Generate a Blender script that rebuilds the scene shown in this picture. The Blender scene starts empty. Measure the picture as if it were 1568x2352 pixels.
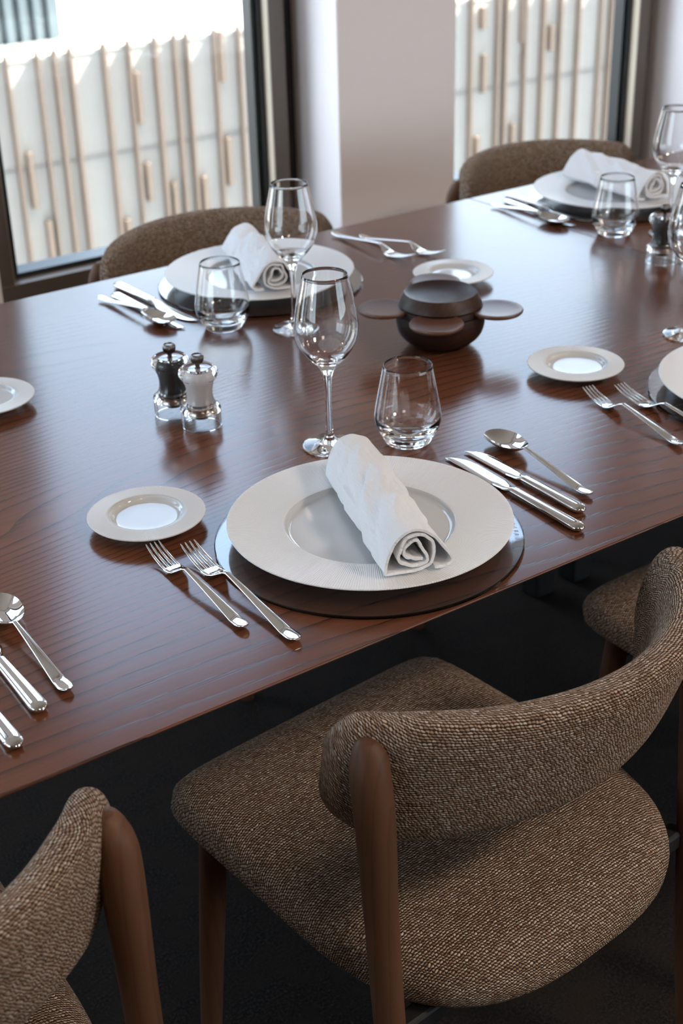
import bpy, math, random
import numpy as np
from mathutils import Matrix, Vector, noise

random.seed(7)
SC = bpy.context.scene
COL = SC.collection
PI = math.pi
T = 0.75                                   # table top height

# ------------------------------------------------------------------ camera, sky, sun, lamps, exposure
F_PX, PITCH, ROLL, YAW, CAM_Z = 3216.9, 0.480633, -0.0276737, 0.604378, 0.742447 + T
fw = Vector((math.sin(YAW) * math.cos(PITCH), math.cos(YAW) * math.cos(PITCH), -math.sin(PITCH)))
r0 = Vector((math.cos(YAW), -math.sin(YAW), 0)); u0 = r0.cross(fw)
rt = math.cos(ROLL) * r0 + math.sin(ROLL) * u0
up = -math.sin(ROLL) * r0 + math.cos(ROLL) * u0
cd = bpy.data.cameras.new('camera'); cam = bpy.data.objects.new('camera', cd); COL.objects.link(cam)
cam.matrix_world = Matrix(((rt.x, up.x, -fw.x, 0), (rt.y, up.y, -fw.y, 0), (rt.z, up.z, -fw.z, CAM_Z), (0, 0, 0, 1)))
cd.sensor_fit = 'VERTICAL'; cd.sensor_height = 36.0; cd.sensor_width = 24.0
cd.lens = F_PX / 2352 * 36.0
cd.clip_start = 0.02; cd.clip_end = 300
cd.dof.use_dof = True; cd.dof.focus_distance = 1.45; cd.dof.aperture_fstop = 7.0
SC.camera = cam

w = bpy.data.worlds.new('sky'); SC.world = w; w.use_nodes = True
nt = w.node_tree; nt.nodes.clear()
out = nt.nodes.new('ShaderNodeOutputWorld'); bg = nt.nodes.new('ShaderNodeBackground')
tc = nt.nodes.new('ShaderNodeTexCoord'); sep = nt.nodes.new('ShaderNodeSeparateXYZ'); rp = nt.nodes.new('ShaderNodeValToRGB')
nt.links.new(tc.outputs['Generated'], sep.inputs[0]); nt.links.new(sep.outputs['Z'], rp.inputs[0])
for el, (p, c) in zip([rp.color_ramp.elements[0], rp.color_ramp.elements[1], rp.color_ramp.elements.new(0.5)],
                      [(0.15, (0.76, 0.88, 1.0, 1)), (1.0, (0.50, 0.68, 1.0, 1)), (0.50, (0.44, 0.61, 0.92, 1))]):
    el.position = p; el.color = c
nt.links.new(rp.outputs[0], bg.inputs[0]); nt.links.new(bg.outputs[0], out.inputs[0])
bg.inputs[1].default_value = 5.9

sl = bpy.data.lights.new('sun', 'SUN'); sl.energy = 45.0; sl.angle = 0.01; sl.color = (1.0, 0.94, 0.86)
sun = bpy.data.objects.new('sun', sl); COL.objects.link(sun)
sun.rotation_euler = Vector((0.60, -0.115, 0.75)).to_track_quat('Z', 'Y').to_euler()

def ceiling_lamp(x, y, power, size=0.5, color=(1.0, 0.82, 0.66)):
    l = bpy.data.lights.new('ceiling_lamp', 'AREA'); l.shape = 'DISK'; l.size = size; l.energy = power; l.color = color
    o = bpy.data.objects.new('ceiling_lamp', l); COL.objects.link(o); o.location = (x, y, 2.57)
for x, y, p in ((0.3, -0.6, 9), (1.9, -0.75, 42), (4.2, -0.2, 14)):
    ceiling_lamp(x, y, p)

SC.view_settings.view_transform = 'Standard'; SC.view_settings.look = 'None'
SC.view_settings.gamma = 1.0; SC.view_settings.use_curve_mapping = False
SC.view_settings.exposure = 0.12
SC.cycles.max_bounces = 14; SC.cycles.transmission_bounces = 14; SC.cycles.diffuse_bounces = 5; SC.cycles.glossy_bounces = 6
SC.cycles.transparent_max_bounces = 12; SC.cycles.sample_clamp_indirect = 60.0; SC.cycles.use_denoising = True
SC.cycles.blur_glossy = 0.3

# ------------------------------------------------------------------ helpers
def mesh_obj(name, V, F, mat=None, parent=None, uv=None, smooth=True, sharp=40, mats=None, fmat=None):
    me = bpy.data.meshes.new(name); me.from_pydata([tuple(map(float, v)) for v in V], [], [tuple(map(int, f)) for f in F])
    if uv is not None:
        lay = me.uv_layers.new(name='UVMap')
        idx = np.empty(len(me.loops), dtype=np.int32); me.loops.foreach_get('vertex_index', idx)
        lay.data.foreach_set('uv', np.asarray(uv, dtype=np.float32)[idx].ravel())
    for m in (mats or ([mat] if mat else [])): me.materials.append(m)
    if fmat is not None: me.polygons.foreach_set('material_index', np.asarray(fmat, dtype=np.int32))
    me.validate(); me.update()
    if smooth:
        me.polygons.foreach_set('use_smooth', np.ones(len(me.polygons), dtype=bool))
        if sharp: me.set_sharp_from_angle(angle=math.radians(sharp))
    o = bpy.data.objects.new(name, me); COL.objects.link(o)
    if parent: o.parent = parent
    return o

def tag(o, label=None, cat=None, group=None, kind=None):
    if label: o['label'] = label
    if cat: o['category'] = cat
    if group: o['group'] = group
    if kind: o['kind'] = kind
    return o

def thing(name, label, cat, loc=(0, 0, 0), rz=0.0, group=None):
    o = bpy.data.objects.new(name, None); COL.objects.link(o)
    o.location = loc; o.rotation_euler = (0, 0, rz); o.empty_display_size = 0.05
    return tag(o, label, cat, group)

def dup(root, label, loc, rz=0.0, group=None):
    r = root.copy(); COL.objects.link(r); r.location = loc; r.rotation_euler = (0, 0, rz); r['label'] = label
    if group: r['group'] = group
    for ch in list(root.children):
        c = ch.copy(); COL.objects.link(c); c.parent = r
        for g in list(ch.children):
            d = g.copy(); COL.objects.link(d); d.parent = c
    return r

def cr(pts, n=6):                           # Catmull-Rom through the points
    P = np.array(pts, float); Q = np.vstack([2 * P[0] - P[1], P, 2 * P[-1] - P[-2]]); out = []
    for i in range(1, len(Q) - 2):
        p0, p1, p2, p3 = Q[i - 1], Q[i], Q[i + 1], Q[i + 2]
        for k in range(n):
            t = k / n
            out.append(0.5 * (2 * p1 + (p2 - p0) * t + (2 * p0 - 5 * p1 + 4 * p2 - p3) * t * t + (3 * p1 - p0 - 3 * p2 + p3) * t ** 3))
    out.append(Q[-2]); return np.array(out)

def lathe(prof, seg=64, closed=False):
    """Revolve (r, z) pairs about Z. r=0 gives a pole. Returns V, F, UV (u = angle 0..1, v = arc length)."""
    V, F, UV, rings = [], [], [], []
    arc = 0.0; last = None
    for r, z in prof:
        if last is not None: arc += math.hypot(r - last[0], z - last[1])
        last = (r, z)
        if r < 1e-7:
            rings.append([len(V)]); V.append((0, 0, z)); UV.append((0, arc))
        else:
            ids = []
            for k in range(seg):
                a = 2 * PI * k / seg; ids.append(len(V)); V.append((r * math.cos(a), r * math.sin(a), z)); UV.append((r * math.cos(a), r * math.sin(a)))
            rings.append(ids)
    n = len(rings)
    for i in range(n if closed else n - 1):
        A, B = rings[i], rings[(i + 1) % n]
        if len(A) == 1 and len(B) == 1: continue
        for k in range(seg):
            k2 = (k + 1) % seg
            if len(A) == 1: F.append((A[0], B[k2], B[k]))
            elif len(B) == 1: F.append((A[k], A[k2], B[0]))
            else: F.append((A[k], A[k2], B[k2], B[k]))
    return V, F, UV

def loft(sections, cap=True):
    n = len(sections[0]); V = np.vstack(sections); F = []
    for i in range(len(sections) - 1):
        for k in range(n):
            k2 = (k + 1) % n; F.append((i * n + k, i * n + k2, (i + 1) * n + k2, (i + 1) * n + k))
    if cap:
        F.append(tuple(range(n - 1, -1, -1))); b = (len(sections) - 1) * n; F.append(tuple(range(b, b + n)))
    return V, F

def join(parts):
    V, F, off = [], [], 0
    for v, f in parts:
        v = np.asarray(v, float); V.append(v); F += [tuple(i + off for i in q) for q in f]; off += len(v)
    return np.vstack(V), F

def box(x0, x1, y0, y1, z0, z1):
    V = [(x, y, z) for x in (x0, x1) for y in (y0, y1) for z in (z0, z1)]
    F = [(0, 1, 3, 2), (4, 6, 7, 5), (0, 4, 5, 1), (2, 3, 7, 6), (0, 2, 6, 4), (1, 5, 7, 3)]
    return np.array(V, float), F

def bevel(o, wd, seg=2):
    m = o.modifiers.new('bevel', 'BEVEL'); m.width = wd; m.segments = seg; m.limit_method = 'ANGLE'; return o

def ellipse_path(stations, n=20, p=2.0):
    """stations: (y, x, z, width, thickness); sections across X-Z, superellipse exponent p."""
    S = []
    for y, x, z, wd, th in stations:
        a = np.linspace(0, 2 * PI, n, endpoint=False); c, s = np.cos(a), np.sin(a)
        e = 2.0 / p
        S.append(np.stack([x + wd / 2 * np.sign(c) * np.abs(c) ** e, np.full(n, y), z + th / 2 * np.sign(s) * np.abs(s) ** e], 1))
    return loft(S)

# ------------------------------------------------------------------ materials
def new_mat(name, color=(0.8, 0.8, 0.8), rough=0.5, metal=0.0, **kw):
    m = bpy.data.materials.new(name); m.use_nodes = True
    b = m.node_tree.nodes['Principled BSDF']
    b.inputs['Base Color'].default_value = (*color, 1); b.inputs['Roughness'].default_value = rough; b.inputs['Metallic'].default_value = metal
    for k, v in kw.items(): b.inputs[k].default_value = v
    return m, m.node_tree, b

class N:
    """tiny node builder"""
    def __init__(s, nt): s.nt = nt
    def add(s, kind, **kw):
        n = s.nt.nodes.new(kind)
        for k, v in kw.items(): setattr(n, k, v)
        return n
    def link(s, a, b): s.nt.links.new(a, b)
    def val(s, x, sock):
        if hasattr(x, 'is_output'): s.link(x, sock)
        else: sock.default_value = x
    def math(s, op, a, b=0.0, c=0.0):
        n = s.add('ShaderNodeMath', operation=op); s.val(a, n.inputs[0]); s.val(b, n.inputs[1])
        if len(n.inputs) > 2: s.val(c, n.inputs[2])
        return n.outputs[0]
    def ramp(s, fac, stops):
        n = s.add('ShaderNodeValToRGB'); e = n.color_ramp.elements
        while len(e) < len(stops): e.new(0.5)
        for el, (p, c) in zip(e, stops): el.position = p; el.color = (*c, 1)
        s.link(fac, n.inputs[0]); return n.outputs[0]
    def mapping(s, vec, scale=(1, 1, 1), rot=(0, 0, 0), loc=(0, 0, 0)):
        n = s.add('ShaderNodeMapping'); n.inputs['Scale'].default_value = scale; n.inputs['Rotation'].default_value = rot; n.inputs['Location'].default_value = loc
        s.link(vec, n.inputs[0]); return n.outputs[0]
    def noise(s, vec, scale=5.0, detail=2.0, rough=0.5):
        n = s.add('ShaderNodeTexNoise'); n.inputs['Scale'].default_value = scale; n.inputs['Detail'].default_value = detail; n.inputs['Roughness'].default_value = rough
        s.link(vec, n.inputs['Vector']); return n.outputs['Fac']
    def mix(s, fac, a, b, blend='MIX'):
        n = s.add('ShaderNodeMix', data_type='RGBA', blend_type=blend); s.val(fac, n.inputs[0])
        for x, i in ((a, 6), (b, 7)):
            if hasattr(x, 'is_output'): s.link(x, n.inputs[i])
            else: n.inputs[i].default_value = (*x, 1)
        return n.outputs[2]
    def bump(s, h, strength, dist, bsdf):
        n = s.add('ShaderNodeBump'); n.inputs['Strength'].default_value = strength; n.inputs['Distance'].default_value = dist
        s.link(h, n.inputs['Height']); s.link(n.outputs[0], bsdf.inputs['Normal'])

def wood(name, light, dark, line, rough, grain_axis='X', k=1.0, lines=115.0, coat=0.0, knots=10.0, gain=1.0, spec=0.5):
    m, nt, b = new_mat(name, light, rough); q = N(nt)
    tcn = q.add('ShaderNodeTexCoord'); v = tcn.outputs['Object']
    if grain_axis == 'Z': v = q.mapping(v, rot=(0, PI / 2, 0))
    sp = q.add('ShaderNodeSeparateXYZ'); q.link(v, sp.inputs[0])
    low = q.noise(q.mapping(v, scale=(0.62 * k, 2.9 * k, 2.9 * k), loc=(2.3, 0.4, 0)), 1.0, 1.0, 0.35)
    wob = q.noise(q.mapping(v, scale=(6 * k, 22 * k, 22 * k)), 1.0, 2.0)
    yz = q.math('ADD', sp.outputs['Y'], q.math('MULTIPLY', sp.outputs['Z'], 0.6))
    ph = q.math('ADD', q.math('MULTIPLY', yz, lines * k * 0.5), q.math('ADD', q.math('MULTIPLY', low, knots * 5.0), q.math('MULTIPLY', wob, 0.55)))
    ring = q.math('FRACT', ph)
    saw = q.math('POWER', ring, 5.0)
    pores = q.noise(q.mapping(v, scale=(14 * k, 620 * k, 620 * k)), 1.0, 2.0, 0.6)
    fib = q.noise(q.mapping(v, scale=(5 * k, 160 * k, 160 * k)), 1.0, 3.0, 0.6)
    tone = q.noise(q.mapping(v, scale=(0.8 * k, 2.2 * k, 2.2 * k), loc=(3, 1, 7)), 1.0, 2.0)
    base = q.mix(q.ramp(tone, [(0.35, (0, 0, 0)), (0.65, (1, 1, 1))]), dark, light)
    base = q.mix(q.math('MULTIPLY', q.ramp(fib, [(0.35, (0, 0, 0)), (0.7, (1, 1, 1))]), 0.45), base, dark)
    pm = q.ramp(pores, [(0.42, (1, 1, 1)), (0.62, (0.55, 0.55, 0.55))])
    lm = q.math('MULTIPLY', saw, pm)
    lm = q.math('MINIMUM', q.math('MULTIPLY', lm, 0.9 * gain), 1.0)
    c = q.mix(lm, base, line)
    q.link(c, b.inputs['Base Color'])
    h = q.math('SUBTRACT', 1.0, q.math('ADD', lm, q.math('MULTIPLY', fib, 0.25)))
    q.bump(h, 0.5, 0.00018, b)
    b.inputs['Specular IOR Level'].default_value = spec
    if coat: b.inputs['Coat Weight'].default_value = coat; b.inputs['Coat Roughness'].default_value = 0.2
    return m

M = {}
M['table'] = wood('dark_oiled_oak', (0.180, 0.064, 0.030), (0.105, 0.036, 0.018), (0.014, 0.007, 0.005), 0.185, lines=124, knots=6.4, gain=0.95, spec=0.5)
M['chairwood'] = wood('walnut', (0.130, 0.058, 0.029), (0.085, 0.037, 0.019), (0.035, 0.016, 0.009), 0.55, 'Z', k=2.0, lines=60, knots=2.0, gain=0.5, spec=0.28)
M['boxwood'] = wood('dark_rosewood', (0.060, 0.022, 0.012), (0.016, 0.007, 0.005), (0.006, 0.003, 0.002), 0.45, 'X', k=4.0, lines=60, knots=3.0, spec=0.15)
M['topwood'] = wood('striped_rosewood', (0.130, 0.050, 0.026), (0.028, 0.011, 0.007), (0.010, 0.005, 0.004), 0.42, 'X', k=3.0, lines=50, knots=4.0, spec=0.3)
M['lidwood'] = wood('rosewood_lid', (0.190, 0.085, 0.050), (0.090, 0.037, 0.022), (0.03, 0.012, 0.008), 0.38, 'X', k=4.0, lines=60, knots=3.0, gain=0.6)

def fabric():
    m, nt, b = new_mat('boucle_weave', (0.3, 0.2, 0.14), 0.95); q = N(nt)
    uv = q.add('ShaderNodeUVMap').outputs[0]
    sp = q.add('ShaderNodeSeparateXYZ'); q.link(uv, sp.inputs[0])
    jit = q.noise(q.mapping(uv, scale=(110, 110, 110)), 1.0, 2.0)
    u = q.math('ADD', q.math('MULTIPLY', sp.outputs['X'], 1 / 0.0037), q.math('MULTIPLY', jit, 1.6))
    vv = q.math('ADD', q.math('MULTIPLY', sp.outputs['Y'], 1 / 0.0031), q.math('MULTIPLY', jit, 1.3))
    row = q.math('FLOOR', vv)
    u = q.math('ADD', u, q.math('MULTIPLY', row, 0.5))
    fu = q.math('SUBTRACT', q.math('FRACT', u), 0.5); fv = q.math('SUBTRACT', q.math('FRACT', vv), 0.5)
    fu2 = q.math('ADD', fu, q.math('MULTIPLY', fv, 0.55))
    d = q.math('ADD', q.math('MULTIPLY', q.math('MULTIPLY', fu2, fu2), 3.0), q.math('MULTIPLY', q.math('MULTIPLY', fv, fv), 4.2))
    h = q.math('SUBTRACT', 1.0, q.math('MINIMUM', d, 1.0))
    cid = q.add('ShaderNodeCombineXYZ'); q.link(q.math('FLOOR', u), cid.inputs[0]); q.link(row, cid.inputs[1])
    wn = q.add('ShaderNodeTexWhiteNoise', noise_dimensions='2D'); q.link(cid.outputs[0], wn.inputs['Vector'])
    yarn = q.ramp(wn.outputs['Value'], [(0.0, (0.40, 0.25, 0.165)), (0.35, (0.68, 0.46, 0.33)), (0.75, (0.86, 0.65, 0.50)), (1.0, (0.95, 0.79, 0.66))])
    fine = q.noise(q.mapping(uv, scale=(1500, 900, 1)), 1.0, 3.0, 0.65)
    yarn = q.mix(q.math('MULTIPLY', fine, 0.28), yarn, (0.16, 0.10, 0.065))
    gap = q.ramp(h, [(0.26, (0, 0, 0)), (0.66, (1, 1, 1))])
    c = q.mix(gap, (0.055, 0.033, 0.023), yarn)
    q.link(c, b.inputs['Base Color'])
    hh = q.math('ADD', h, q.math('MULTIPLY', fine, 0.45))
    q.bump(hh, 1.0, 0.0030, b)
    b.inputs['Sheen Weight'].default_value = 0.08; b.inputs['Sheen Roughness'].default_value = 0.5; b.inputs['Sheen Tint'].default_value = (0.8, 0.6, 0.45, 1)
    b.inputs['Specular IOR Level'].default_value = 0.05
    return m
M['fabric'] = fabric()

def ribbed():
    m, nt, b = new_mat('matt_ribbed_porcelain', (0.80, 0.79, 0.79), 0.42); q = N(nt)
    uv = q.add('ShaderNodeUVMap').outputs[0]; sp = q.add('ShaderNodeSeparateXYZ'); q.link(uv, sp.inputs[0])
    a = q.math('ARCTAN2', sp.outputs['Y'], sp.outputs['X'])
    q.bump(q.math('SINE', q.math('MULTIPLY', a, 360.0)), 0.55, 0.00045, b)
    b.inputs['Specular IOR Level'].default_value = 0.35
    return m
M['rim'] = ribbed()
M['glaze'] = new_mat('glazed_porcelain', (0.60, 0.61, 0.62), 0.06)[0]
M['steel'] = new_mat('polished_steel', (0.72, 0.70, 0.68), 0.07, 1.0)[0]
M['blade'] = new_mat('blade_steel', (0.78, 0.77, 0.76), 0.10, 1.0)[0]
M['disc'] = new_mat('brushed_steel', (0.55, 0.50, 0.47), 0.30, 1.0)[0]
M['knob'] = new_mat('dark_chrome', (0.16, 0.14, 0.13), 0.22, 1.0)[0]
def glass(name, col=(1, 1, 1), ior=1.48, rough=0.0):
    return new_mat(name, col, rough, **{'Transmission Weight': 1.0, 'IOR': ior})[0]
M['glass'] = glass('clear_glass'); M['acrylic'] = glass('clear_acrylic', ior=1.45)
M['mat_glass'] = glass('grey_glass', (0.95, 0.96, 0.96), 1.5)
M['pepper'] = new_mat('peppercorns', (0.012, 0.010, 0.009), 0.6)[0]
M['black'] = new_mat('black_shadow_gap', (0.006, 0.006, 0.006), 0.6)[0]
M['gasket'] = new_mat('black_frame', (0.012, 0.013, 0.014), 0.35)[0]
M['casing'] = new_mat('dark_bronze_casing', (0.105, 0.078, 0.060), 0.35)[0]
M['column'] = new_mat('white_plaster', (0.93, 0.84, 0.83), 0.75)[0]
M['ceiling'] = new_mat('ceiling_paint', (0.66, 0.57, 0.49), 0.8)[0]
M['wall'] = new_mat('warm_wall', (0.42, 0.30, 0.22), 0.8)[0]
M['pale_strip'] = new_mat('pale_jamb_strip', (0.62, 0.50, 0.38), 0.4)[0]  # pale colour of the strip on the jamb returns
M['outer'] = new_mat('grey_render', (0.35, 0.34, 0.33), 0.9)[0]
M['etch'] = new_mat('frosted_etching', (0.30, 0.27, 0.26), 0.7)[0]

def bumpy(name, c1, c2, scale, strength, dist, rough=0.9):
    m, nt, b = new_mat(name, c1, rough); q = N(nt)
    v = q.add('ShaderNodeTexCoord').outputs['Object']; n = q.noise(v, scale, 3.0, 0.6)
    q.link(q.mix(n, c1, c2), b.inputs['Base Color']); q.bump(n, strength, dist, b); return m
M['salt'] = bumpy('salt_grains', (0.62, 0.55, 0.53), (0.75, 0.70, 0.68), 900, 0.3, 0.0005)

def carpet():
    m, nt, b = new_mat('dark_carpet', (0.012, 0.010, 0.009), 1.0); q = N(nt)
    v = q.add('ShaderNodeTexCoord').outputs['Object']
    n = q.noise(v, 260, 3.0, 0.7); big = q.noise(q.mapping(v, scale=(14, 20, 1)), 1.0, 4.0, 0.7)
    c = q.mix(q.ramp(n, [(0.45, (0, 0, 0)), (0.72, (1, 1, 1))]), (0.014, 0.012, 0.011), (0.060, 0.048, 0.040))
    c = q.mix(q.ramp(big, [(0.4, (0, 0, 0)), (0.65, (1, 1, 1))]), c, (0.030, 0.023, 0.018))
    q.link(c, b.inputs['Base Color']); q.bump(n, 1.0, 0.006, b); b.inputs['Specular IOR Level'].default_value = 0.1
    return m
M['carpet'] = carpet()

def cloth():
    m, nt, b = new_mat('white_linen', (0.84, 0.84, 0.86), 0.95); q = N(nt)
    uv = q.add('ShaderNodeUVMap').outputs[0]
    a = q.noise(q.mapping(uv, scale=(500, 2400, 1)), 1.0, 2.0); c = q.noise(q.mapping(uv, scale=(1500, 300, 1)), 1.0, 2.0)
    big = q.noise(q.mapping(uv, scale=(55, 22, 1), rot=(0, 0, 0.5)), 1.0, 3.0, 0.6)
    h = q.math('ADD', q.math('MULTIPLY', q.math('ADD', a, c), 0.12), q.math('MULTIPLY', big, 1.2))
    q.bump(h, 0.8, 0.0060, b); b.inputs['Sheen Weight'].default_value = 0.3; b.inputs['Specular IOR Level'].default_value = 0.1
    return m
M['linen'] = cloth()

def window_glass():
    m = bpy.data.materials.new('window_pane'); m.use_nodes = True; nt = m.node_tree; nt.nodes.clear(); q = N(nt)
    o = q.add('ShaderNodeOutputMaterial'); t = q.add('ShaderNodeBsdfTransparent'); g = q.add('ShaderNodeBsdfGlossy'); g.inputs['Roughness'].default_value = 0.0
    t.inputs[0].default_value = (0.94, 0.96, 0.95, 1)
    f = q.add('ShaderNodeLayerWeight'); f.inputs[0].default_value = 0.5; mx = q.add('ShaderNodeMixShader')
    q.link(q.math('ADD', 0.03, q.math('MULTIPLY', 0.6, q.math('POWER', f.outputs['Facing'], 5.0))), mx.inputs[0]); q.link(t.outputs[0], mx.inputs[1]); q.link(g.outputs[0], mx.inputs[2]); q.link(mx.outputs[0], o.inputs[0])
    return m
M['pane'] = window_glass()
M['render'] = bumpy('cream_render', (0.44, 0.41, 0.375), (0.49, 0.46, 0.42), 3.0, 0.1, 0.004, 0.9)
M['slat'] = bumpy('timber_slat', (0.17, 0.125, 0.095), (0.22, 0.165, 0.13), 6.0, 0.1, 0.002, 0.8)
M['roofwhite'] = new_mat('white_roof', (0.50, 0.50, 0.49), 0.9)[0]
M['cladding'] = bumpy('blue_grey_cladding', (0.075, 0.105, 0.125), (0.15, 0.19, 0.21), 2.2, 0.1, 0.002, 0.6)
M['joint'] = new_mat('facade_joint', (0.30, 0.29, 0.28), 0.9)[0]

# ------------------------------------------------------------------ the room
YC, YG = 2.80, 2.95                         # column fronts, casing fronts
PER, CX0, CW = 1.257, 1.958, 0.361
XL, XR, YB, H = -3.2, 6.8, -3.6, 2.60
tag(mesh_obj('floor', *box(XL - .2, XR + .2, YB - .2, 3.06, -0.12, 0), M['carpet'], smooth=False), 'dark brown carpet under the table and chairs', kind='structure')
tag(mesh_obj('ceiling', *box(XL - .2, XR + .2, YB - .2, 3.06, H, H + .15), M['ceiling'], smooth=False), kind='structure')
BX0, BX1, BZ0, BZ1 = 2.4, 6.6, 0.70, 2.40   # unseen window added behind the camera to fill the room with light
tag(mesh_obj('wall_back', *join([box(XL - .2, BX0, YB - .2, YB, 0, H), box(BX1, XR + .2, YB - .2, YB, 0, H), box(BX0, BX1, YB - .2, YB, 0, BZ0), box(BX0, BX1, YB - .2, YB, BZ1, H)]), M['wall'], smooth=False), kind='structure')
bw = bpy.data.objects.new('window_8', None); COL.objects.link(bw); bw.location = ((BX0 + BX1) / 2, YB - .1, 0); tag(bw, 'unseen window added behind the camera for fill light', kind='structure')
bh = (BX1 - BX0) / 2
for x in (-bh + .02, -bh / 3, bh / 3, bh - .02): mesh_obj('mullion', *box(x - .02, x + .02, -.03, .03, BZ0, BZ1), M['gasket'], bw, smooth=False)
mesh_obj('pane', *box(-bh, bh, -.003, .003, BZ0, BZ1), M['pane'], bw, smooth=False)
# the building's own outer wall, above and below this storey
tag(mesh_obj('wall_outside', *join([box(-14, 22, 3.07, 3.35, H + .15, 8.0), box(-14, 22, 3.07, 3.35, -7.0, -0.12), box(-14, XL - .2, 3.07, 3.35, -0.12, H + .15), box(XR + .2, 22, 3.07, 3.35, -0.12, H + .15)]), M['outer'], smooth=False), 'outer wall of the building above and below the dining room', kind='structure')
LY0, LY1 = 0.0, 2.8                        # unseen window added at the left end to light left-facing sides
tag(mesh_obj('wall_left', *join([box(XL - .2, XL, YB, LY0, 0, H), box(XL - .2, XL, LY1, 3.06, 0, H), box(XL - .2, XL, LY0, LY1, 0, BZ0), box(XL - .2, XL, LY0, LY1, BZ1, H)]), M['wall'], smooth=False), kind='structure')
lw = bpy.data.objects.new('window_9', None); COL.objects.link(lw); lw.location = (XL - .1, (LY0 + LY1) / 2, 0); tag(lw, 'unseen window added in the left end wall for side light', kind='structure')
lh = (LY1 - LY0) / 2
for y in (-lh + .02, -lh / 3, lh / 3, lh - .02): mesh_obj('mullion', *box(-.03, .03, y - .02, y + .02, BZ0, BZ1), M['gasket'], lw, smooth=False)
mesh_obj('pane', *box(-.003, .003, -lh, lh, BZ0, BZ1), M['pane'], lw, smooth=False)
tag(mesh_obj('wall_right', *box(XR, XR + .2, YB, 3.06, 0, H), M['wall'], smooth=False), kind='structure')
WT = 2.28                                   # window head height
tag(mesh_obj('wall_front', *box(XL, XR, 2.95, 3.06, WT + 0.05, H), M['column'], smooth=False), 'wall above the windows', kind='structure')
cols = []
for i in range(-4, 4):
    x0 = CX0 + PER * i
    cols.append(x0)
    o = bevel(mesh_obj('column', *box(x0, x0 + CW, YC, 3.06, 0, H), M['column'], smooth=False), 0.004)
    tag(o, {0: 'pale plastered column between the two tall windows', 1: 'pale column at the right edge beyond the right window', -1: 'pale column at the far left edge of the left window'}.get(i, 'pale plastered column along the window wall'), kind='structure')
wn = 0
for i in range(-4, 3):
    a, b_ = cols[i + 4] + CW, cols[i + 5]
    wn += 1
    root = bpy.data.objects.new('window_%d' % wn, None); COL.objects.link(root); root.location = ((a + b_) / 2, 3.0, 0)
    tag(root, {-1: 'tall window behind the left dining chair, bronze casing', 0: 'tall window right of the central column'}.get(i, 'tall window along the wall'), kind='structure')
    hw = (b_ - a) / 2; g = 0.048; z0 = 0.493
    for s in (-1, 1):
        xs = sorted((s * hw, s * (hw - g)))
        mesh_obj('shadow_gap', *box(xs[0], xs[1], -0.008, 0.03, 0, WT + .05), M['black'], root, smooth=False)
        xs = sorted((s * (hw - g), s * (hw - g - .042)))
        bevel(mesh_obj('jamb_casing', *box(xs[0], xs[1], -0.05, 0.03, z0, WT + .05), M['casing'], root, smooth=False), 0.002)
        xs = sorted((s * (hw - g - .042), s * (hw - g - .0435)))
        mesh_obj('jamb_strip', *box(xs[0], xs[1], -0.046, -0.018, z0, WT), M['pale_strip'], root, smooth=False)  # thin pale strip along the return face of the jamb casing
        xs = sorted((s * (hw - g - .042), s * (hw - g - .056))); xt = sorted((s * (hw - g - .056), s * (hw - g - .068)))
        mesh_obj('frame', *join([box(xs[0], xs[1], -0.018, 0.03, z0, WT), box(xt[0], xt[1], -0.008, 0.03, z0, WT)]), M['gasket'], root, smooth=False)
    bevel(mesh_obj('sill_panel', *box(-hw + g, hw - g, -0.05, 0.05, 0, z0), M['casing'], root, smooth=False), 0.002)
    bevel(mesh_obj('head_casing', *box(-hw + g, hw - g, -0.05, 0.05, WT, WT + .05), M['casing'], root, smooth=False), 0.002)
    mesh_obj('bottom_frame', *box(-hw + g + .042, hw - g - .042, -0.012, 0.05, z0, z0 + .012), M['gasket'], root, smooth=False)
    mesh_obj('pane', *box(-hw + g + .05, hw - g - .05, 0.018, 0.022, z0, WT), M['pane'], root, smooth=False)

# ------------------------------------------------------------------ outside: a slatted building across the street
YF = 9.0
ZT = T - 0.80                               # parapet height outside
bld = thing('slatted_building', 'cream building across the street with vertical timber slats and white roof', 'building', (6, YF, -6))
def bpart(name, x0, x1, y0, y1, z0, z1, mat):
    return mesh_obj(name, *box(x0 - 6, x1 - 6, y0 - YF, y1 - YF, z0 + 6, z1 + 6), mat, bld, smooth=False)
bpart('facade_wall', -6, 26, YF, YF + 0.4, -6, ZT - 0.04, M['render'])
bpart('parapet_cap', -6, 26, YF - 0.004, YF + 0.12, ZT - 0.04, ZT - 0.012, M['render'])
bpart('roof', -6, 26, YF + 0.40, 60, ZT - 0.25, ZT - 0.07, M['roofwhite'])
for k, z in enumerate((T - 1.53, T - 2.55, T - 3.6)):
    bpart('facade_joint', -6, 26, YF - 0.012, YF, z - 0.005, z + 0.005, M['joint'])
slats = [(3.47, .035), (3.64, .03), (3.86, .03), (3.985, .045), (4.095, .04), (4.345, .045), (4.53, .032), (4.735, .045), (4.89, .042), (4.985, .035), (5.21, .035), (5.41, .035)]
x = 5.62
while x < 7.3: slats.append((x, random.choice((.03, .035, .045)))); x += random.choice((.11, .18, .2, .24))
slats += [(7.58, .035), (7.86, .03), (7.95, .045), (8.16, .03), (8.36, .045), (8.55, .035), (8.76, .03), (9.02, .035), (9.14, .03), (9.36, .03)]
x = 9.5
while x < 12.0: slats.append((x, random.choice((.03, .035, .045)))); x += random.choice((.11, .18, .2, .24))
x = 3.35
while x > -1.0: slats.append((x, random.choice((.03, .035, .045)))); x -= random.choice((.11, .18, .2, .24))
for x, wd in slats:
    bpart('slat', x - wd * .28, x + wd * .28, YF - 0.055, YF, -6, ZT + 0.02, M['slat'])
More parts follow.
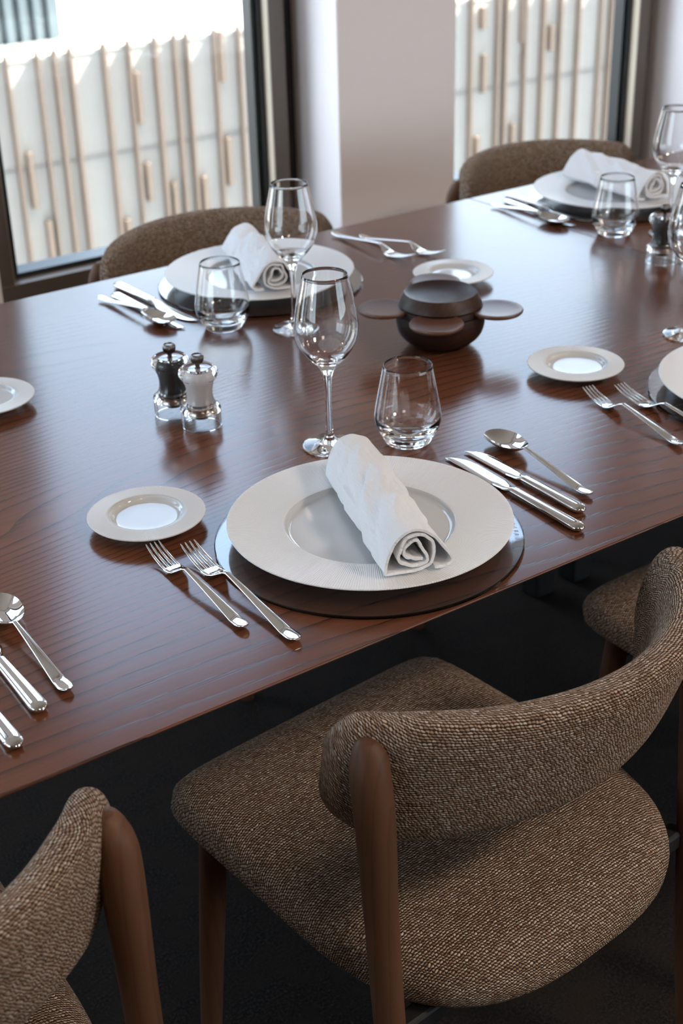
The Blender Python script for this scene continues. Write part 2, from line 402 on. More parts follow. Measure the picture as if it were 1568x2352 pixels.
for x, z0, z1 in ((4.575, -.55, -.20), (4.60, -1.10, -.83), (5.255, -.35, .0), (5.27, -1.10, -.75), (3.72, -1.0, -.62), (3.80, -1.5, -1.1), (4.40, -1.5, -1.2), (4.80, -1.7, -1.0), (5.05, -1.45, -1.0),
                 (7.70, -.25, -.08), (7.72, -.75, -.45), (8.13, -.40, -.05), (8.15, -.65, -.5), (8.05, -1.35, -1.05), (8.45, -.5, -.3), (7.66, -1.6, -1.1)):
    bpart('short_slat', x - 0.014, x + 0.022, YF - 0.05, YF, z0 - 0.05, z1 - 0.05, M['slat'])
# corrugated rooftop volume
rv = thing('rooftop_shed', 'blue grey corrugated shed standing on the white roof outside', 'shed', (2.82, YF + 0.5, ZT - 0.066))
V, F = box(-3.0, 1.50, 0.06, 2.0, 0, 3.0); mesh_obj('shed_wall', V, F, M['cladding'], rv, smooth=False)
for k in range(42):
    x = -2.95 + k * 0.106
    mesh_obj('cladding_rib', *box(x, x + 0.055, 0.0, 0.06, 0.06, 3.0), M['cladding'], rv, smooth=False)
mesh_obj('base_flashing', *box(-3.0, 1.56, -0.02, 0.06, 0, 0.06), M['joint'], rv, smooth=False)

# ------------------------------------------------------------------ tables (two, pushed end to end)
YF0, YF1, XS = 0.929, 2.117, 1.792
def table(name, label, x0, x1):
    cx, cy = (x0 + x1) / 2, (YF0 + YF1) / 2
    t = thing(name, label, 'table', (cx, cy, 0))
    hx, hy = (x1 - x0) / 2 - 0.0012, (YF1 - YF0) / 2
    def ring(dx, dy, z): return [(-hx + dx, -hy + dy, z), (hx - dx, -hy + dy, z), (hx - dx, hy - dy, z), (-hx + dx, hy - dy, z)]
    V = ring(0.0005, 0.0016, T) + ring(0, 0.0004, T - 0.0005) + ring(0, 0, T - 0.0012) + ring(0, 0.0002, T - 0.0022) + ring(0.001, 0.035, T - 0.03)
    F = [(0, 1, 2, 3), (19, 18, 17, 16)]
    for j in range(4):
        for k in range(4): F.append((j * 4 + k, (j + 1) * 4 + k, (j + 1) * 4 + (k + 1) % 4, j * 4 + (k + 1) % 4))
    mesh_obj('tabletop', V, F, M['table'], t, smooth=False)
    for sx in (-1, 1):
        for sy in (-1, 1):
            px, py = sx * (hx - 0.05), sy * (hy - 0.30)
            secs = [np.array([(px + c * r, py + s * r, z) for c, s in ((-1, -1), (1, -1), (1, 1), (-1, 1))]) for z, r in ((0, 0.025), (T - 0.09, 0.035))]
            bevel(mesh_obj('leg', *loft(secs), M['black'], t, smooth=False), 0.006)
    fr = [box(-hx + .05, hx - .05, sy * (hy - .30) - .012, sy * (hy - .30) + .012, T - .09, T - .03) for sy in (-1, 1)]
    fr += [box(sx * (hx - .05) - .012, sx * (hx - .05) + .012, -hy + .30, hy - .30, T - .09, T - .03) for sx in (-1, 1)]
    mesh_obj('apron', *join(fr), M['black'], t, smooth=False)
    return t
table('dining_table', 'dark red-brown oak dining table in the foreground, left of the seam', -1.02, XS)
table('dining_table', 'dark red-brown oak table joined on beyond the seam at right', XS, 4.3)

# ------------------------------------------------------------------ chairs
def chair_seat():
    a, b = 0.224, 0.24
    prof = [(0.0, .476), (.25, .476), (.5, .475), (.7, .473), (.82, .470), (.90, .464), (.95, .456), (.98, .447), (.995, .437), (1.0, .428), (.995, .418), (.975, .410), (.94, .405), (.6, .404), (0, .404)]
    nseg = 96; V, F, UV = [], [], []; rings = []
    arc = 0; last = None
    for rho, z in prof:
        if last: arc += math.hypot((rho - last[0]) * 0.23, z - last[1])
        last = (rho, z)
        if rho == 0: rings.append([len(V)]); V.append((0, 0, z)); UV.append((0, 0)); continue
        ids = []
        for k in range(nseg):
            t = 2 * PI * k / nseg; c, s = math.cos(t), math.sin(t); n = 13.0 if s > 0 else 2.8
            rr = (abs(c / a) ** n + abs(s / b) ** n) ** (-1 / n)
            taper = 1.0 - 0.02 * max(0, s)
            ids.append(len(V)); V.append((rr * c * rho * taper, rr * s * rho * (1.07 if s > 0 else 0.99), z + (0.004 * (rho * s) if rho < .99 else 0.004 * s))); UV.append((c * arc * rr / .23, s * arc * rr / .23))
        rings.append(ids)
    for A, B in zip(rings, rings[1:]):
        for k in range(nseg):
            k2 = (k + 1) % nseg
            if len(A) == 1: F.append((A[0], B[k], B[k2]))
            elif len(B) == 1: F.append((A[k2], A[k], B[0]))
            else: F.append((A[k], B[k], B[k2], A[k2]))
    return V, F, UV

PHM, RB, TILT = math.radians(58.0), 0.283, 0.36
def back_center(s, z):
    ph = s * PHM
    return np.array([RB * math.sin(ph), -0.213 + RB * (1 - math.cos(ph)) - (z - 0.66) * TILT * math.cos(ph) , z]), np.array([math.sin(ph), -math.cos(ph), 0.0])
def back_limits(s):
    a = abs(s)
    top = 0.768 - 0.010 * a * a - (0.020 * ((a - .88) / .12) ** 2 if a > .88 else 0)
    bot = 0.600 + 0.002 * a * a + (0.045 * ((a - .74) / .26) ** 1.3 if a > .74 else 0)
    return top, bot
def chair_back():
    ns, nc = 90, 56; V, UV, F = [], [], []
    th0 = 0.0225
    S = np.sin(np.linspace(-PI / 2, PI / 2, ns)) * 0.35 + np.linspace(-1, 1, ns) * 0.65
    for s in S:
        top, bot = back_limits(s); mid, hh = (top + bot) / 2, (top - bot) / 2
        e = max(0.0, (abs(s) - 0.915) / 0.085); k = math.sqrt(max(0.0, 1 - e * e)); k = max(k, 0.02)
        hh *= 0.68 + 0.32 * k; th = th0 * k
        arc = 0; prev = None
        for j in range(nc + 1):
            t = 2 * PI * j / nc - PI / 2; c, si = math.cos(t), math.sin(t)
            e1 = 0.50 + 0.45 * max(0, (abs(s) - .72) / .28); e2 = 0.55 + 0.4 * max(0, (abs(s) - .72) / .28); zz = mid + hh * math.copysign(abs(si) ** e1, si); off = th * math.copysign(abs(c) ** e2, c)
            P, n = back_center(s, zz); P = P + n * off
            if prev is not None: arc += np.linalg.norm(P - prev)
            prev = P
            V.append(P); UV.append((s * PHM * RB, arc + (0.0 if True else 0)))
    m = nc + 1
    for i in range(ns - 1):
        for j in range(nc):
            F.append((i * m + j, (i + 1) * m + j, (i + 1) * m + j + 1, i * m + j + 1))
    F.append(tuple(range(nc))); b = (ns - 1) * m; F.append(tuple(range(b + nc - 1, b - 1, -1)))
    return V, F, UV

def round_leg(pts, n=18):
    """pts: (x, y, z, radius)"""
    P = cr(pts, 5); S = []
    for i, (x, y, z, r) in enumerate(P):
        a = np.linspace(0, 2 * PI, n, endpoint=False); S.append(np.stack([x + r * np.cos(a), y + r * np.sin(a), np.full(n, z)], 1))
    return loft(S)

def make_chair(label, loc, rz, group):
    t = thing('dining_chair', label, 'chair', loc, rz, group)
    V, F, UV = chair_seat(); mesh_obj('seat', V, F, M['fabric'], t, UV, sharp=0)
    V, F, UV = chair_back(); mesh_obj('backrest', V, F, M['fabric'], t, UV, sharp=0)
    for s in (-1, 1):
        mesh_obj('front_leg', *round_leg([(s * .200, .222, 0, .0125), (s * .194, .207, .2, .0155), (s * .186, .190, .41, .0175)]), M['chairwood'], t)
        P, n = back_center(0.80 * s, 0.70); P2, n2 = back_center(.80 * s, .60)
        q = P + n * 0.026; 
        pts = [(s * .236, -.210, 0, .0125), (s * .234, -.185, .25, .0145), (s * .235, -.169, .45, .0158), (s * .235, -.161, .56, .0168), (s * .235, -.155, .66, .0190),
               (s * .235, -.149, .710, .0192), (s * .232, -.145, .732, .0165), (s * .232, -.143, .744, .0095), (s * .232, -.142, .747, .002)]
        mesh_obj('rear_leg', *round_leg(pts), M['chairwood'], t)
    rails = [box(-.185, .185, .178, .198, .372, .402), box(-.145, .145, -.112, -.092, .372, .402)]
    rails += [box(s * .165 - .01, s * .165 + .01, -.11, .19, .372, .402) for s in (-1, 1)] + [box(min(s * .160, s * .228), max(s * .160, s * .228), -.172, -.150, .378, .402) for s in (-1, 1)] + [box(s * .165 - .01, s * .165 + .01, -.17, -.10, .378, .402) for s in (-1, 1)]
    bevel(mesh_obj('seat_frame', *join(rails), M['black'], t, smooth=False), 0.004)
    return t
GCH = 'upholstered chairs drawn up to the table'
ch = make_chair('taupe woven dining chair in the foreground, its curved back towards us', (0.800, 0.974, 0), math.radians(5.0), GCH)
dup(ch, 'taupe woven chair cut off by the lower left corner', (0.125, 1.014, 0), math.radians(-2))
dup(ch, 'taupe woven chair at the right edge, mostly hidden behind the foreground chair', (1.462, 0.972, 0), 0.0)
dup(ch, 'brown woven chair on the far side in front of the left window', (1.262, 2.082, 0), math.radians(180))
dup(ch, 'brown woven chair on the far side in front of the right window', (2.105, 2.105, 0), math.radians(180))

# ------------------------------------------------------------------ tableware: plates and glass mats
def plate_mesh(R, well, rim_z, seg=128):
    k = R / 0.1575
    top = [(0, .0098), (well * .5, .0098), (well - .0085, .0099), (well - .0050, .0104), (well - .0032, .0116), (well - .0020, .0134), (well - .0009, .0149), (well, .0154), (well + .0011, .01565)]
    z1 = .0157
    rim = [(well + (R - well) * t, z1 + (rim_z - z1) * t ** 1.25) for t in (.04, .2, .4, .6, .8, .95)]
    edge = [(R - .0008, rim_z + .0001), (R, rim_z - .0006), (R - .0004, rim_z - .0016)]
    under = [(well + (R - well) * t, z1 - .0035 + (rim_z - .0035 - z1 + .002) * t ** 1.25) for t in (.8, .5, .2)] + [(well * .98, .009), (well * .90, .0035), (well * .87, .0), (well * .80, .0), (well * .78, .002), (0, .002)]
    prof = top + rim + edge + under
    V, F, UV = lathe(prof, seg)
    ntop = len(top)
    fm = []
    for f in F:
        r = max(math.hypot(V[i][0], V[i][1]) for i in f); z = min(V[i][2] for i in f)
        fm.append(0 if (r > well * 1.004 and z > .0145) else 1)
    return V, [tuple(reversed(f)) for f in F], UV, fm
def plate(name, label, cat, loc, R, well, rim_z, group):
    V, F, UV, fm = plate_mesh(R, well, rim_z)
    o = mesh_obj(name, V, F, None, None, UV, mats=[M['rim'], M['glaze']], fmat=fm, sharp=0); o.location = loc
    return tag(o, label, cat, group)
def copy1(o, label, loc, rz=0.0):
    c = o.copy(); COL.objects.link(c); c.location = loc; c.rotation_euler = (0, 0, rz); c['label'] = label; return c
A, B, C_, D_ = (0.7993, 1.1030), (1.1805, 1.9305), (2.000, 1.925), (1.467, 1.090)
RM = 0.1705
prof = [(0, .0004), (RM - .001, .0004), (RM, .0012), (RM, .0036), (RM - .001, .0044), (0, .0044)]
V, F, UV = lathe(prof, 128)
gm = mesh_obj('glass_placemat', V, F, M['mat_glass'], None, UV, sharp=30); gm.location = (A[0] - .003, A[1] - .002, T)
tag(gm, 'round smoked glass mat under the foreground dinner plate', 'placemat', 'round glass placemats')
copy1(gm, 'round smoked glass mat under the far plate by the left window', (B[0], B[1] - .002, T))
copy1(gm, 'round smoked glass mat under the far right plate', (C_[0] + .003, C_[1], T))
copy1(gm, 'round smoked glass mat at the right edge beside two forks', (D_[0], D_[1], T))
# etched lettering near the rim of the foreground mat (too small to read in the photograph)
parts = []
for k in range(9):
    a = math.radians(-41 + k * 3.0); r = RM - .008
    cx, cy = r * math.cos(a), r * math.sin(a); n = np.array([math.cos(a), math.sin(a)]); tq = np.array([-n[1], n[0]])
    for j in range(2 if k % 3 else 1):
        hw_, hl = .0005, (.0026, .0020, .0022)[k % 3]; c0 = np.array([cx, cy]) + tq * (j * .0022)
        V4 = [(*(c0 + n * a1 * hl + tq * b1 * hw_), z) for z in (.0044, .00452) for a1, b1 in ((-1, -1), (1, -1), (1, 1), (-1, 1))]
        parts.append((V4, [(3, 2, 1, 0), (4, 5, 6, 7), (0, 1, 5, 4), (1, 2, 6, 5), (2, 3, 7, 6), (3, 0, 4, 7)]))
mesh_obj('etched_lettering', *join(parts), M['etch'], gm, smooth=False)

ZP = T + 0.0045
dp = plate('dinner_plate', 'large white ribbed dinner plate in the foreground under a rolled napkin', 'plate', (*A, ZP), .1575, .0945, .0215, 'wide rimmed dinner plates')
copy1(dp, 'white ribbed dinner plate before the left window, behind two glasses', (*B, ZP))
copy1(dp, 'white dinner plate at the upper right with a rolled napkin', (*C_, ZP))
copy1(dp, 'white dinner plate cut off by the right edge, beside two forks', (*D_, ZP))
bp = plate('bread_plate', 'small white side plate left of the foreground dinner plate', 'plate', (0.6180, 1.2825, T + .0002), .067, .0415, .0155, 'small side plates')
copy1(bp, 'small white side plate above the two forks at the right edge', (1.3110, 1.3135, T + .0002))
copy1(bp, 'small white side plate just behind the dark wooden box', (1.4396, 1.7385, T + .0002))
copy1(bp, 'small white side plate cut off by the left edge', (0.6078, 1.7240, T + .0002))

# ------------------------------------------------------------------ napkins
SP = [(1205, 1515), (1290, 1512), (1362, 1470), (1350, 1420), (1270, 1310), (1180, 1215), (1080, 1165), (985, 1160), (890, 1205), (810, 1300), (775, 1400), (752, 1500), (755, 1562), (850, 1555), (980, 1535), (1100, 1505), (1165, 1465),
      (1185, 1400), (1195, 1330), (1165, 1255), (1085, 1205), (1000, 1205), (925, 1235), (890, 1310), (868, 1390), (895, 1450), (960, 1475), (1060, 1478), (1125, 1450), (1128, 1405), (1085, 1330), (1040, 1255), (985, 1260), (915, 1330), (940, 1395), (1020, 1420), (1090, 1420)]
def napkin(label, center, direction, length, seed, mirror=False, loose=0.0):
    P = np.array(SP, float); u = (P[:, 0] - 960) * 0.1124e-3; v = (1566 - P[:, 1]) * 0.122e-3
    v = v - u * 0.06; v -= v.min(); 
    if mirror: u = -u
    pl = cr(np.stack([u, v], 1), 5)
    # even resampling
    d = np.r_[0, np.cumsum(np.linalg.norm(np.diff(pl, axis=0), axis=1))]; n = 150
    tt = np.linspace(0, d[-1], n); pl = np.stack([np.interp(tt, d, pl[:, 0]), np.interp(tt, d, pl[:, 1])], 1)
    tg = np.gradient(pl, axis=0); tg /= np.linalg.norm(tg, axis=1)[:, None]; nr = np.stack([-tg[:, 1], tg[:, 0]], 1)
    ns = 70; V, UV, F = [], [], []; rnd = np.random.RandomState(seed); o1, o2 = rnd.rand(2) * 10
    cen = pl.mean(0)
    for i in range(ns):
        y = (i / (ns - 1) - 0.5) * length
        env = 0.35 + 0.65 * math.sin(PI * i / (ns - 1)) ** 0.6
        sc = 1.0 + 0.03 * math.sin(y * 28 + o1) + loose * abs(i / (ns - 1) - 0.5)
        for j in range(n):
            p = cen + (pl[j] - cen) * sc
            ang = math.atan2(p[1] - cen[1], p[0] - cen[0])
            w1 = noise.noise((y * 26 + ang * 0.9 + o1, ang * 1.1 + y * 9, o2)) * 0.0050 + noise.noise((y * 60 + ang * 2.2 + o2, ang * 2.0, o1)) * 0.0026
            q = p + nr[j] * w1 * env * (-1 if not mirror else 1)
            q[1] = max(q[1], 0.0018)
            V.append((q[0], y + 0.0012 * noise.noise((j * .05, o1, i * 0.0)), q[1])); UV.append((tt[j], y))
    for i in range(ns - 1):
        for j in range(n - 1):
            F.append((i * n + j, i * n + j + 1, (i + 1) * n + j + 1, (i + 1) * n + j))
    o = mesh_obj('rolled_napkin', V, F, M['linen'], None, UV, sharp=0)
    m = o.modifiers.new('cloth', 'SOLIDIFY'); m.thickness = 0.0030; m.offset = 0.0
    b = o.modifiers.new('round', 'BEVEL'); b.width = 0.0009; b.segments = 2; b.limit_method = 'ANGLE'
    o.location = center; o.rotation_euler = (0, 0, math.atan2(direction[1], direction[0]) + PI / 2)
    return tag(o, label, 'napkin', 'napkins rolled on the dinner plates')
ZN = ZP + 0.0222
napkin('white linen napkin rolled on the foreground dinner plate, spiral end towards us', (0.7985, 1.091, ZN), (-0.085, -0.228), 0.243, 3)
napkin('white napkin rolled on the far plate before the left window', (1.184, 1.922, ZN), (-0.075, -0.22), 0.225, 8, True)
napkin('white napkin rolled loosely on the upper right plate', (2.010, 1.925, ZN), (-0.02, -0.22), 0.225, 12, True, 0.2)

# ------------------------------------------------------------------ cutlery (local +Y towards the tip, origin under the middle)
def handle_stations(L, y0, y1, w0, w1, tip_w, z0, z1, zend, t0=.0032, t1=.0026):
    """from the neck (y0) down to the end (y1<y0)"""
    st = []
    for k in range(24):
        t = 1 - (1 - k / 23) ** 1.7; y = y0 + (y1 - y0) * t
        wd = w0 + (w1 - w0) * (t ** 1.25)
        z = z0 + (z1 - z0) * min(1, t / .82) ** 1.1 if t < .82 else z1 + (zend - z1) * ((t - .82) / .18) ** 2
        if t > 0.90: wd *= max(0.12, 1 - ((t - .90) / .10) ** 2.6) ** 0.5
        st.append((y, 0, z, wd, t0 + (t1 - t0) * t))
    return st
def fork_parts(L):
    h = L / 2; k = L / 0.225
    handle = ellipse_path(handle_stations(L, h - .088 * k, -h, .0056, .0168 * k ** .5, 0, .0155, .0040, .0062), 22, 2.5)
    head = [(h - .088 * k, 0, .0155, .0052, .0030), (h - .082 * k, 0, .0138, .0070, .0026), (h - .076 * k, 0, .0105, .0125, .0023), (h - .069 * k, 0, .0068, .0185, .0021), (h - .061 * k, 0, .0042, .0220 * k ** .5, .0020), (h - .053 * k, 0, .0034, .0232 * k ** .5, .0020), (h - .049 * k, 0, .0034, .0232 * k ** .5, .0018)]
    P = [ellipse_path(head, 12, 3.0)]
    W = .0232 * k ** .5
    for i in range(4):
        xo = (i - 1.5) * W * 0.265
        st = []
        for j in range(8):
            t = j / 7; y = h - .052 * k + .052 * k * t
            z = .0033 + .0105 * t ** 1.9; x = xo * (1 + 0.0 * t) * (1 - .10 * t)
            wd = (.0044 * (1 - t) + .0022 * t) * k ** .4 if t < .95 else .0012
            st.append((y, x, z, wd, .0021 - .0008 * t))
        P.append(ellipse_path(st, 8, 2.4))
    return handle, join(P)
def spoon_parts(L):
    h = L / 2; k = L / 0.2
    handle = ellipse_path(handle_stations(L, h - .074 * k, -h, .0054, .0160, 0, .0150, .0040, .0060), 22, 2.5)
    # bowl: egg outline, concave shell
    nr_, na = 10, 40; V, F = [], []
    yc, a, b = h - .0365 * k, .0365 * k, .0212 * k
    def pt(rho, t, lower):
        c, s = math.cos(t), math.sin(t); yy = a * s; wd = b * (1 + 0.16 * s) * (1 - 0.03 * s * s)
        x, y = wd * c * rho, yc + yy * rho
        z = .0020 + .0098 * rho ** 2.3 + .0030 * max(0, -s) ** 2 * rho ** 3 - (0.0013 * (1 - 0.55 * rho) if lower else 0)
        return (x, y, z)
    for lower in (0, 1):
        base = len(V); V.append(pt(0, 0, lower))
        for i in range(1, nr_ + 1):
            for j in range(na): V.append(pt(i / nr_, 2 * PI * j / na, lower))
        for j in range(na):
            j2 = (j + 1) % na; f = (base, base + 1 + j, base + 1 + j2); F.append(f if not lower else f[::-1])
            for i in range(nr_ - 1):
                a0 = base + 1 + i * na; f = (a0 + j, a0 + na + j, a0 + na + j2, a0 + j2); F.append(f if not lower else f[::-1])
    e1 = 1 + (nr_ - 1) * na; e2 = 1 + nr_ * na + e1
    for j in range(na): j2 = (j + 1) % na; F.append((e1 + j, e2 + j, e2 + j2, e1 + j2))
    neck = ellipse_path([(h - .074 * k, 0, .0150, .0054, .0030), (h - .0725 * k, 0, .0147, .0064, .0026), (h - .070 * k, 0, .0138, .0105, .0016)], 12, 2.4)
    return handle, join([(V, F), neck])
def knife_parts(L):
    h = L / 2; k = L / 0.24
    st = []
    Lh = .118 * k
    for i in range(24):
        t = 1 - (1 - i / 23) ** 1.8; y = -h + Lh * (1 - t); wd = .0125 + (.0185 - .0125) * (t ** 1.3); th = .0062 + .0028 * t
        if t > .90: q = math.sqrt(max(.03, 1 - ((t - .90) / .10) ** 2)); wd *= q; th *= q
        st.append((y, 0, .0050, wd, th))
    handle = ellipse_path(st, 24, 2.5)
    bl = []
    for i in range(24):
        t = i / 23; y = -h + Lh - .004 + (2 * h - Lh + .004) * t
        if t < .10: wd = .0118; th = .0062 - .02 * t
        else: wd = .0118 + (.0205 - .0118) * min(1, (t - .10) / .16) ** .8; th = .0026 - .0012 * t
        if t > .62: wd *= math.sqrt(max(0.006, 1 - ((t - .62) / .38) ** 2.2))
        xo = -.0040 + (wd - .0118) / 2 if t > .10 else 0 - .004 * t / .10
        z = .0050 - .0030 * min(1, t / .3)
        bl.append((y, xo + .002, max(z, .0016), wd, max(th, .0010)))
    blade = ellipse_path(bl, 12, 2.2)
    return handle, blade
PROTO = {}
def cutlery(kind, L, label, tip, end, group):
    tip, end = np.array(tip), np.array(end); c = (tip + end) / 2; d = tip - end; rz = math.atan2(d[1], d[0]) - PI / 2
    key = (kind, L)
    if key in PROTO: return dup(PROTO[key], label, (c[0], c[1], T + .0003), rz, group)
    t = thing({'table_fork': 'fork', 'spoon': 'spoon', 'knife': 'knife'}[kind], label, {'table_fork': 'fork'}.get(kind, kind), (c[0], c[1], T + .0003), rz, group)
    hp, fp = {'table_fork': fork_parts, 'spoon': spoon_parts, 'knife': knife_parts}[kind](L)
    mesh_obj('handle', *hp, M['steel'], t, sharp=75)
    mesh_obj({'table_fork': 'tines', 'spoon': 'bowl', 'knife': 'blade'}[kind], *fp, M['blade'] if kind == 'knife' else M['steel'], t, sharp=75)
    PROTO[key] = t; return t
GF, GK, GS = 'steel forks set beside the plates', 'steel knives set beside the plates', 'steel spoons set beside the plates'
cutlery('table_fork', .225, 'larger steel fork beside the foreground plate, right of the shorter fork', (.621, 1.195), (.615, .971), GF)
cutlery('table_fork', .196, 'shorter steel fork left of the foreground plate below the side plate', (.590, 1.217), (.587, 1.022), GF)
cutlery('knife', .24, 'long steel knife lying nearest the foreground plate', (.998, 1.206), (.989, .966), GK)
cutlery('knife', .208, 'shorter steel knife between the long knife and the spoon, right of the foreground plate', (1.027, 1.205), (1.021, .997), GK)
cutlery('spoon', .20, 'steel spoon at the outer right of the foreground setting', (1.074, 1.222), (1.056, 1.020), GS)
cutlery('table_fork', .196, 'steel fork by the right edge, the nearer of two', (1.266, 1.243), (1.240, 1.050), GF)
cutlery('table_fork', .225, 'steel fork by the right edge, next to the cut-off plate', (1.305, 1.222), (1.290, 1.000), GF)
cutlery('spoon', .20, 'steel spoon at the left edge of the foreground', (.405, 1.228), (.399, 1.028), GS)
cutlery('knife', .208, 'steel knife handle at the left edge, below the spoon', (.370, 1.222), (.366, 1.014), GK)
cutlery('knife', .24, 'steel knife handle lowest at the left edge', (.330, 1.216), (.326, .977), GK)
cutlery('spoon', .20, 'steel spoon left of the two knives before the left window', (.957, 1.832), (.932, 2.027), GS)
cutlery('knife', .208, 'middle piece of the far left cutlery, a knife next to the spoon', (.965, 1.818), (.957, 2.026), GK)
cutlery('knife', .24, 'steel knife nearest the far left plate', (.998, 1.834), (.985, 2.073), GK)
cutlery('table_fork', .225, 'steel fork right of the far left plate, the one nearer the plate', (1.445, 1.862), (1.436, 2.078), GF)
cutlery('table_fork', .196, 'steel fork right of the far left plate, the one farther from the plate', (1.500, 1.845), (1.464, 2.030), GF)
cutlery('spoon', .20, 'steel spoon leftmost in the upper right setting', (1.797, 1.845), (1.787, 2.042), GS)
cutlery('knife', .208, 'steel knife between spoon and long knife in the upper right setting', (1.807, 1.835), (1.820, 2.046), GK)
cutlery('knife', .24, 'steel knife nearest the upper right plate', (1.852, 1.840), (1.853, 2.077), GK)

# ------------------------------------------------------------------ glasses
def glass_obj(name, prof, label, cat, loc, group):
    V, F, UV = lathe(prof, 72); o = mesh_obj(name, V, F, M['glass'], None, UV, sharp=0); o.location = loc
    return tag(o, label, cat, group)
stem = [(0, 0), (.030, 0.0), (.0335, .0006), (.0343, .0016), (.0335, .0026), (.026, .0044), (.016, .0068), (.0085, .0102), (.0052, .0165), (.0042, .028), (.0039, .05), (.0042, .078), (.0056, .093), (.0090, .102), (.0135, .1075), (.0195, .1135), (.0265, .1215), (.0335, .1315), (.0380, .1430), (.0395, .1540), (.0385, .168), (.0352, .186), (.0312, .203), (.0275, .2195)]
stem = [(r, z * 1.024) for r, z in stem]
outer = cr(stem[3:], 4)
bowl = outer[outer[:, 1] > .1105]
inner = [(max(r - (.0009 + max(0, .0022 * (.135 - z) / .03)), 0), z) for r, z in bowl[::-1] if z > .1185]
profW = [tuple(p) for p in stem[:3]] + [tuple(p) for p in outer] + [(.0271, .2253)] + [(r, z) for r, z in inner] + [(.010, .1180), (.005, .1173), (0, .1170)]
wg = glass_obj('wine_glass', profW, 'empty stemmed wine glass standing behind the foreground plate', 'wine glass', (.9010, 1.3265, T + .0003), 'stemmed wine glasses')
copy1(wg, 'empty stemmed wine glass before the left window, beside the far plate', (1.1035, 1.7095, T + .0003))
copy1(wg, 'tall stemmed wine glass in the upper right corner behind the mill', (1.9070, 1.6950, T + .0003))
copy1(wg, 'stemmed wine glass cut off by the right edge, nearest of the two there', (1.5420, 1.3190, T + .0003))
tum_o = cr([(.0262, .0006), (.0295, .0035), (.0335, .0115), (.0398, .0235), (.0422, .0340), (.0414, .0450), (.0385, .0620), (.0345, .0830), (.0305, .1040)], 5)
tum_i = [(r - .0011 - max(0, .010 * (.036 - z) / .03), z) for r, z in tum_o[::-1] if z > .0165]
profT = [(0, .0012), (.018, .0008), (.0235, 0.0), (.0250, .0001)] + [tuple(p) for p in tum_o] + [(.0300, .1046)] + tum_i + [(.020, .0140), (.010, .0130), (0, .0128)]
tg = glass_obj('tumbler', profT, 'empty stemless tumbler between the wine glass and the spoon in the foreground', 'tumbler', (.9865, 1.2765, T + .0003), 'stemless water tumblers')
copy1(tg, 'empty tumbler before the left window in front of the far plate', (1.0220, 1.7850, T + .0003))
copy1(tg, 'empty tumbler in front of the upper right plate', (1.8330, 1.7580, T + .0003))

# ------------------------------------------------------------------ salt and pepper mills
def mill(kind, label, loc, group):
    t = thing('%s_mill' % kind, label, 'mill', loc, 0.0, group)
    ob = cr([(.0262, .0195), (.0264, .0240), (.0245, .0275), (.0205, .0310), (.0178, .0370), (.0168, .0440), (.0172, .0510), (.0188, .0580), (.0208, .0625), (.0212, .0645)], 5)
    prof = [(.0238, .0), (.0262, .0)] + [tuple(p) for p in ob] + [(.0130, .0645), (.0130, .0300), (.0135, .0265), (.0185, .0255), (.0185, .0200), (.0238, .0195)]
    V, F, UV = lathe(prof, 64, closed=True); mesh_obj('body', V, F, M['acrylic'], t, UV, sharp=35)
    cp = cr([(.0205, .0652), (.0235, .0665), (.0256, .0705), (.0258, .0745), (.0240, .0785), (.0212, .0808), (.0200, .0815)], 5)
    prof = [(.0130, .0652)] + [tuple(p) for p in cp] + [(.0185, .0805), (.0120, .0790), (.0040, .0790), (.0040, .0740), (.0130, .0735)]
    V, F, UV = lathe(prof, 64, closed=True); mesh_obj('cap', V, F, M['acrylic'], t, UV, sharp=35)
    prof = [(0, .0302), (.01303, .0302), (.01303, .0732), (0, .0732)]
    V, F, UV = lathe(prof, 48); mesh_obj('%s_filling' % kind, V, F, M['salt' if kind == 'salt' else 'pepper'], t, UV, sharp=35)
    prof = [(0, .0175), (.0165, .0175), (.0182, .0190), (.0182, .0252), (0, .0252)]
    V, F, UV = lathe(prof, 64); mesh_obj('grinder_ring', V, F, M['disc'], t, UV, sharp=35)
    prof = [(0, .0110), (.0100, .0115), (.0118, .0130), (.0120, .0174), (0, .0174)]
    V, F, UV = lathe(prof, 40); mesh_obj('grinder', V, F, M['gasket'], t, UV, sharp=35)
    # ribbed knob on a spindle
    seg = 72; kp = [(.0030, .0735), (.0030, .0850), (.0058, .0862), (.0078, .0890), (.0082, .0925), (.0080, .0955), (.0070, .0975), (.0060, .0980), (.0054, .0968), (0, .0962)]
    V, F, UV = lathe(kp, seg)
    V = [(x * (1 + (.05 if (i % 2) else 0) * (.0860 < z < .0965)), y * (1 + (.05 if (i % 2) else 0) * (.0860 < z < .0965)), z) for i, (x, y, z) in enumerate(V)]
    mesh_obj('knob', V, F, M['knob'], t, UV, sharp=30)
    return t
GM = 'clear salt and pepper mills'
mp = mill('pepper', 'clear mill filled with black pepper, behind the salt mill at left', (.7990, 1.5425, T + .0003), GM)
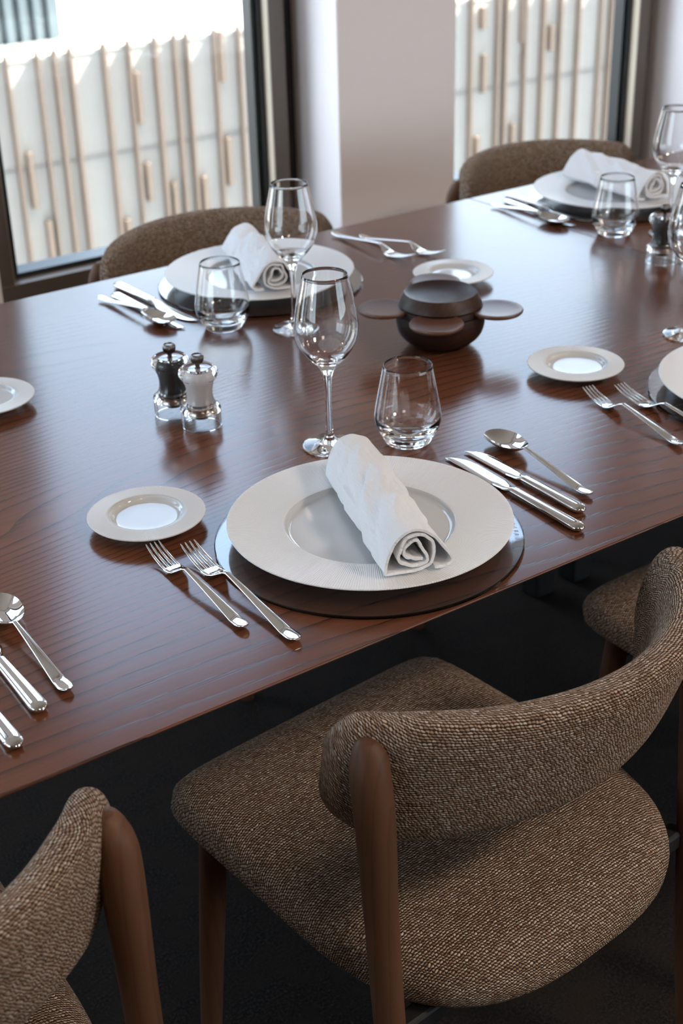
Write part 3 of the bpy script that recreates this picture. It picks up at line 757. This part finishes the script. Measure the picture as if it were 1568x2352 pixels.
ms = mill('salt', 'clear mill filled with pale salt, in front of the pepper mill at left', (.8085, 1.4865, T + .0003), GM)
dup(mp, 'clear mill filled with black pepper at the right edge, before the upper right plate', (1.779, 1.592, T + .0003))
dup(ms, 'clear salt mill at the right edge, seen through the cut-off wine glass', (1.806, 1.535, T + .0003))

# ------------------------------------------------------------------ wooden spice box with swivel lids
sb = thing('wooden_spice_box', 'round dark wooden box with a hollowed top and four swivel lids, centre of the table', 'spice box', (1.2365, 1.5215, T), 0.0)
low = [(0, 0), (.030, 0), (.0345, .0012)] + [tuple(p) for p in cr([(.0345, .0012), (.0500, .0090), (.0608, .0210), (.0652, .0360), (.0646, .0500)], 5)] + [(.0640, .0518), (.0622, .0526), (0, .0526)]
V, F, UV = lathe(low, 72); mesh_obj('base', V, F, M['boxwood'], sb, UV, sharp=35)
mid = [(0, .0530), (.0618, .0530), (.0638, .0540)] + [tuple(p) for p in cr([(.0638, .0540), (.0630, .0575), (.0618, .0612)], 4)] + [(.0602, .0620), (0, .0620)]
V, F, UV = lathe(mid, 72); mesh_obj('middle_ring', V, F, M['boxwood'], sb, UV, sharp=35)
top = [(0, .0624), (.0598, .0624), (.0612, .0634)] + [tuple(p) for p in cr([(.0612, .0634), (.0588, .0700), (.0550, .0780), (.0536, .0806)], 4)] + [(.0529, .0814), (.0518, .0811)] + [tuple(p) for p in cr([(.0518, .0811), (.0400, .0762), (.0240, .0728), (0.0001, .0716)], 4)][1:-1] + [(0, .0716)]
V, F, UV = lathe(top, 72); mesh_obj('hollowed_top', V, F, M['topwood'], sb, UV, sharp=35)
for ang, off, z in ((-2.318, .080, .0560), (-0.90, .083, .0560), (2.62, .083, .0560), (0.985, .083, .0640)):
    prof = [(0, 0), (.0365, 0), (.0385, .002), (.0388, .0045), (.0378, .0062), (.0360, .0064), (.030, .0054), (.015, .0045), (0, .0042)]
    V, F, UV = lathe(prof, 56); o = mesh_obj('swivel_lid', V, F, M['lidwood'], sb, UV, sharp=40)
    o.location = (off * math.cos(ang), off * math.sin(ang), z - .0005)
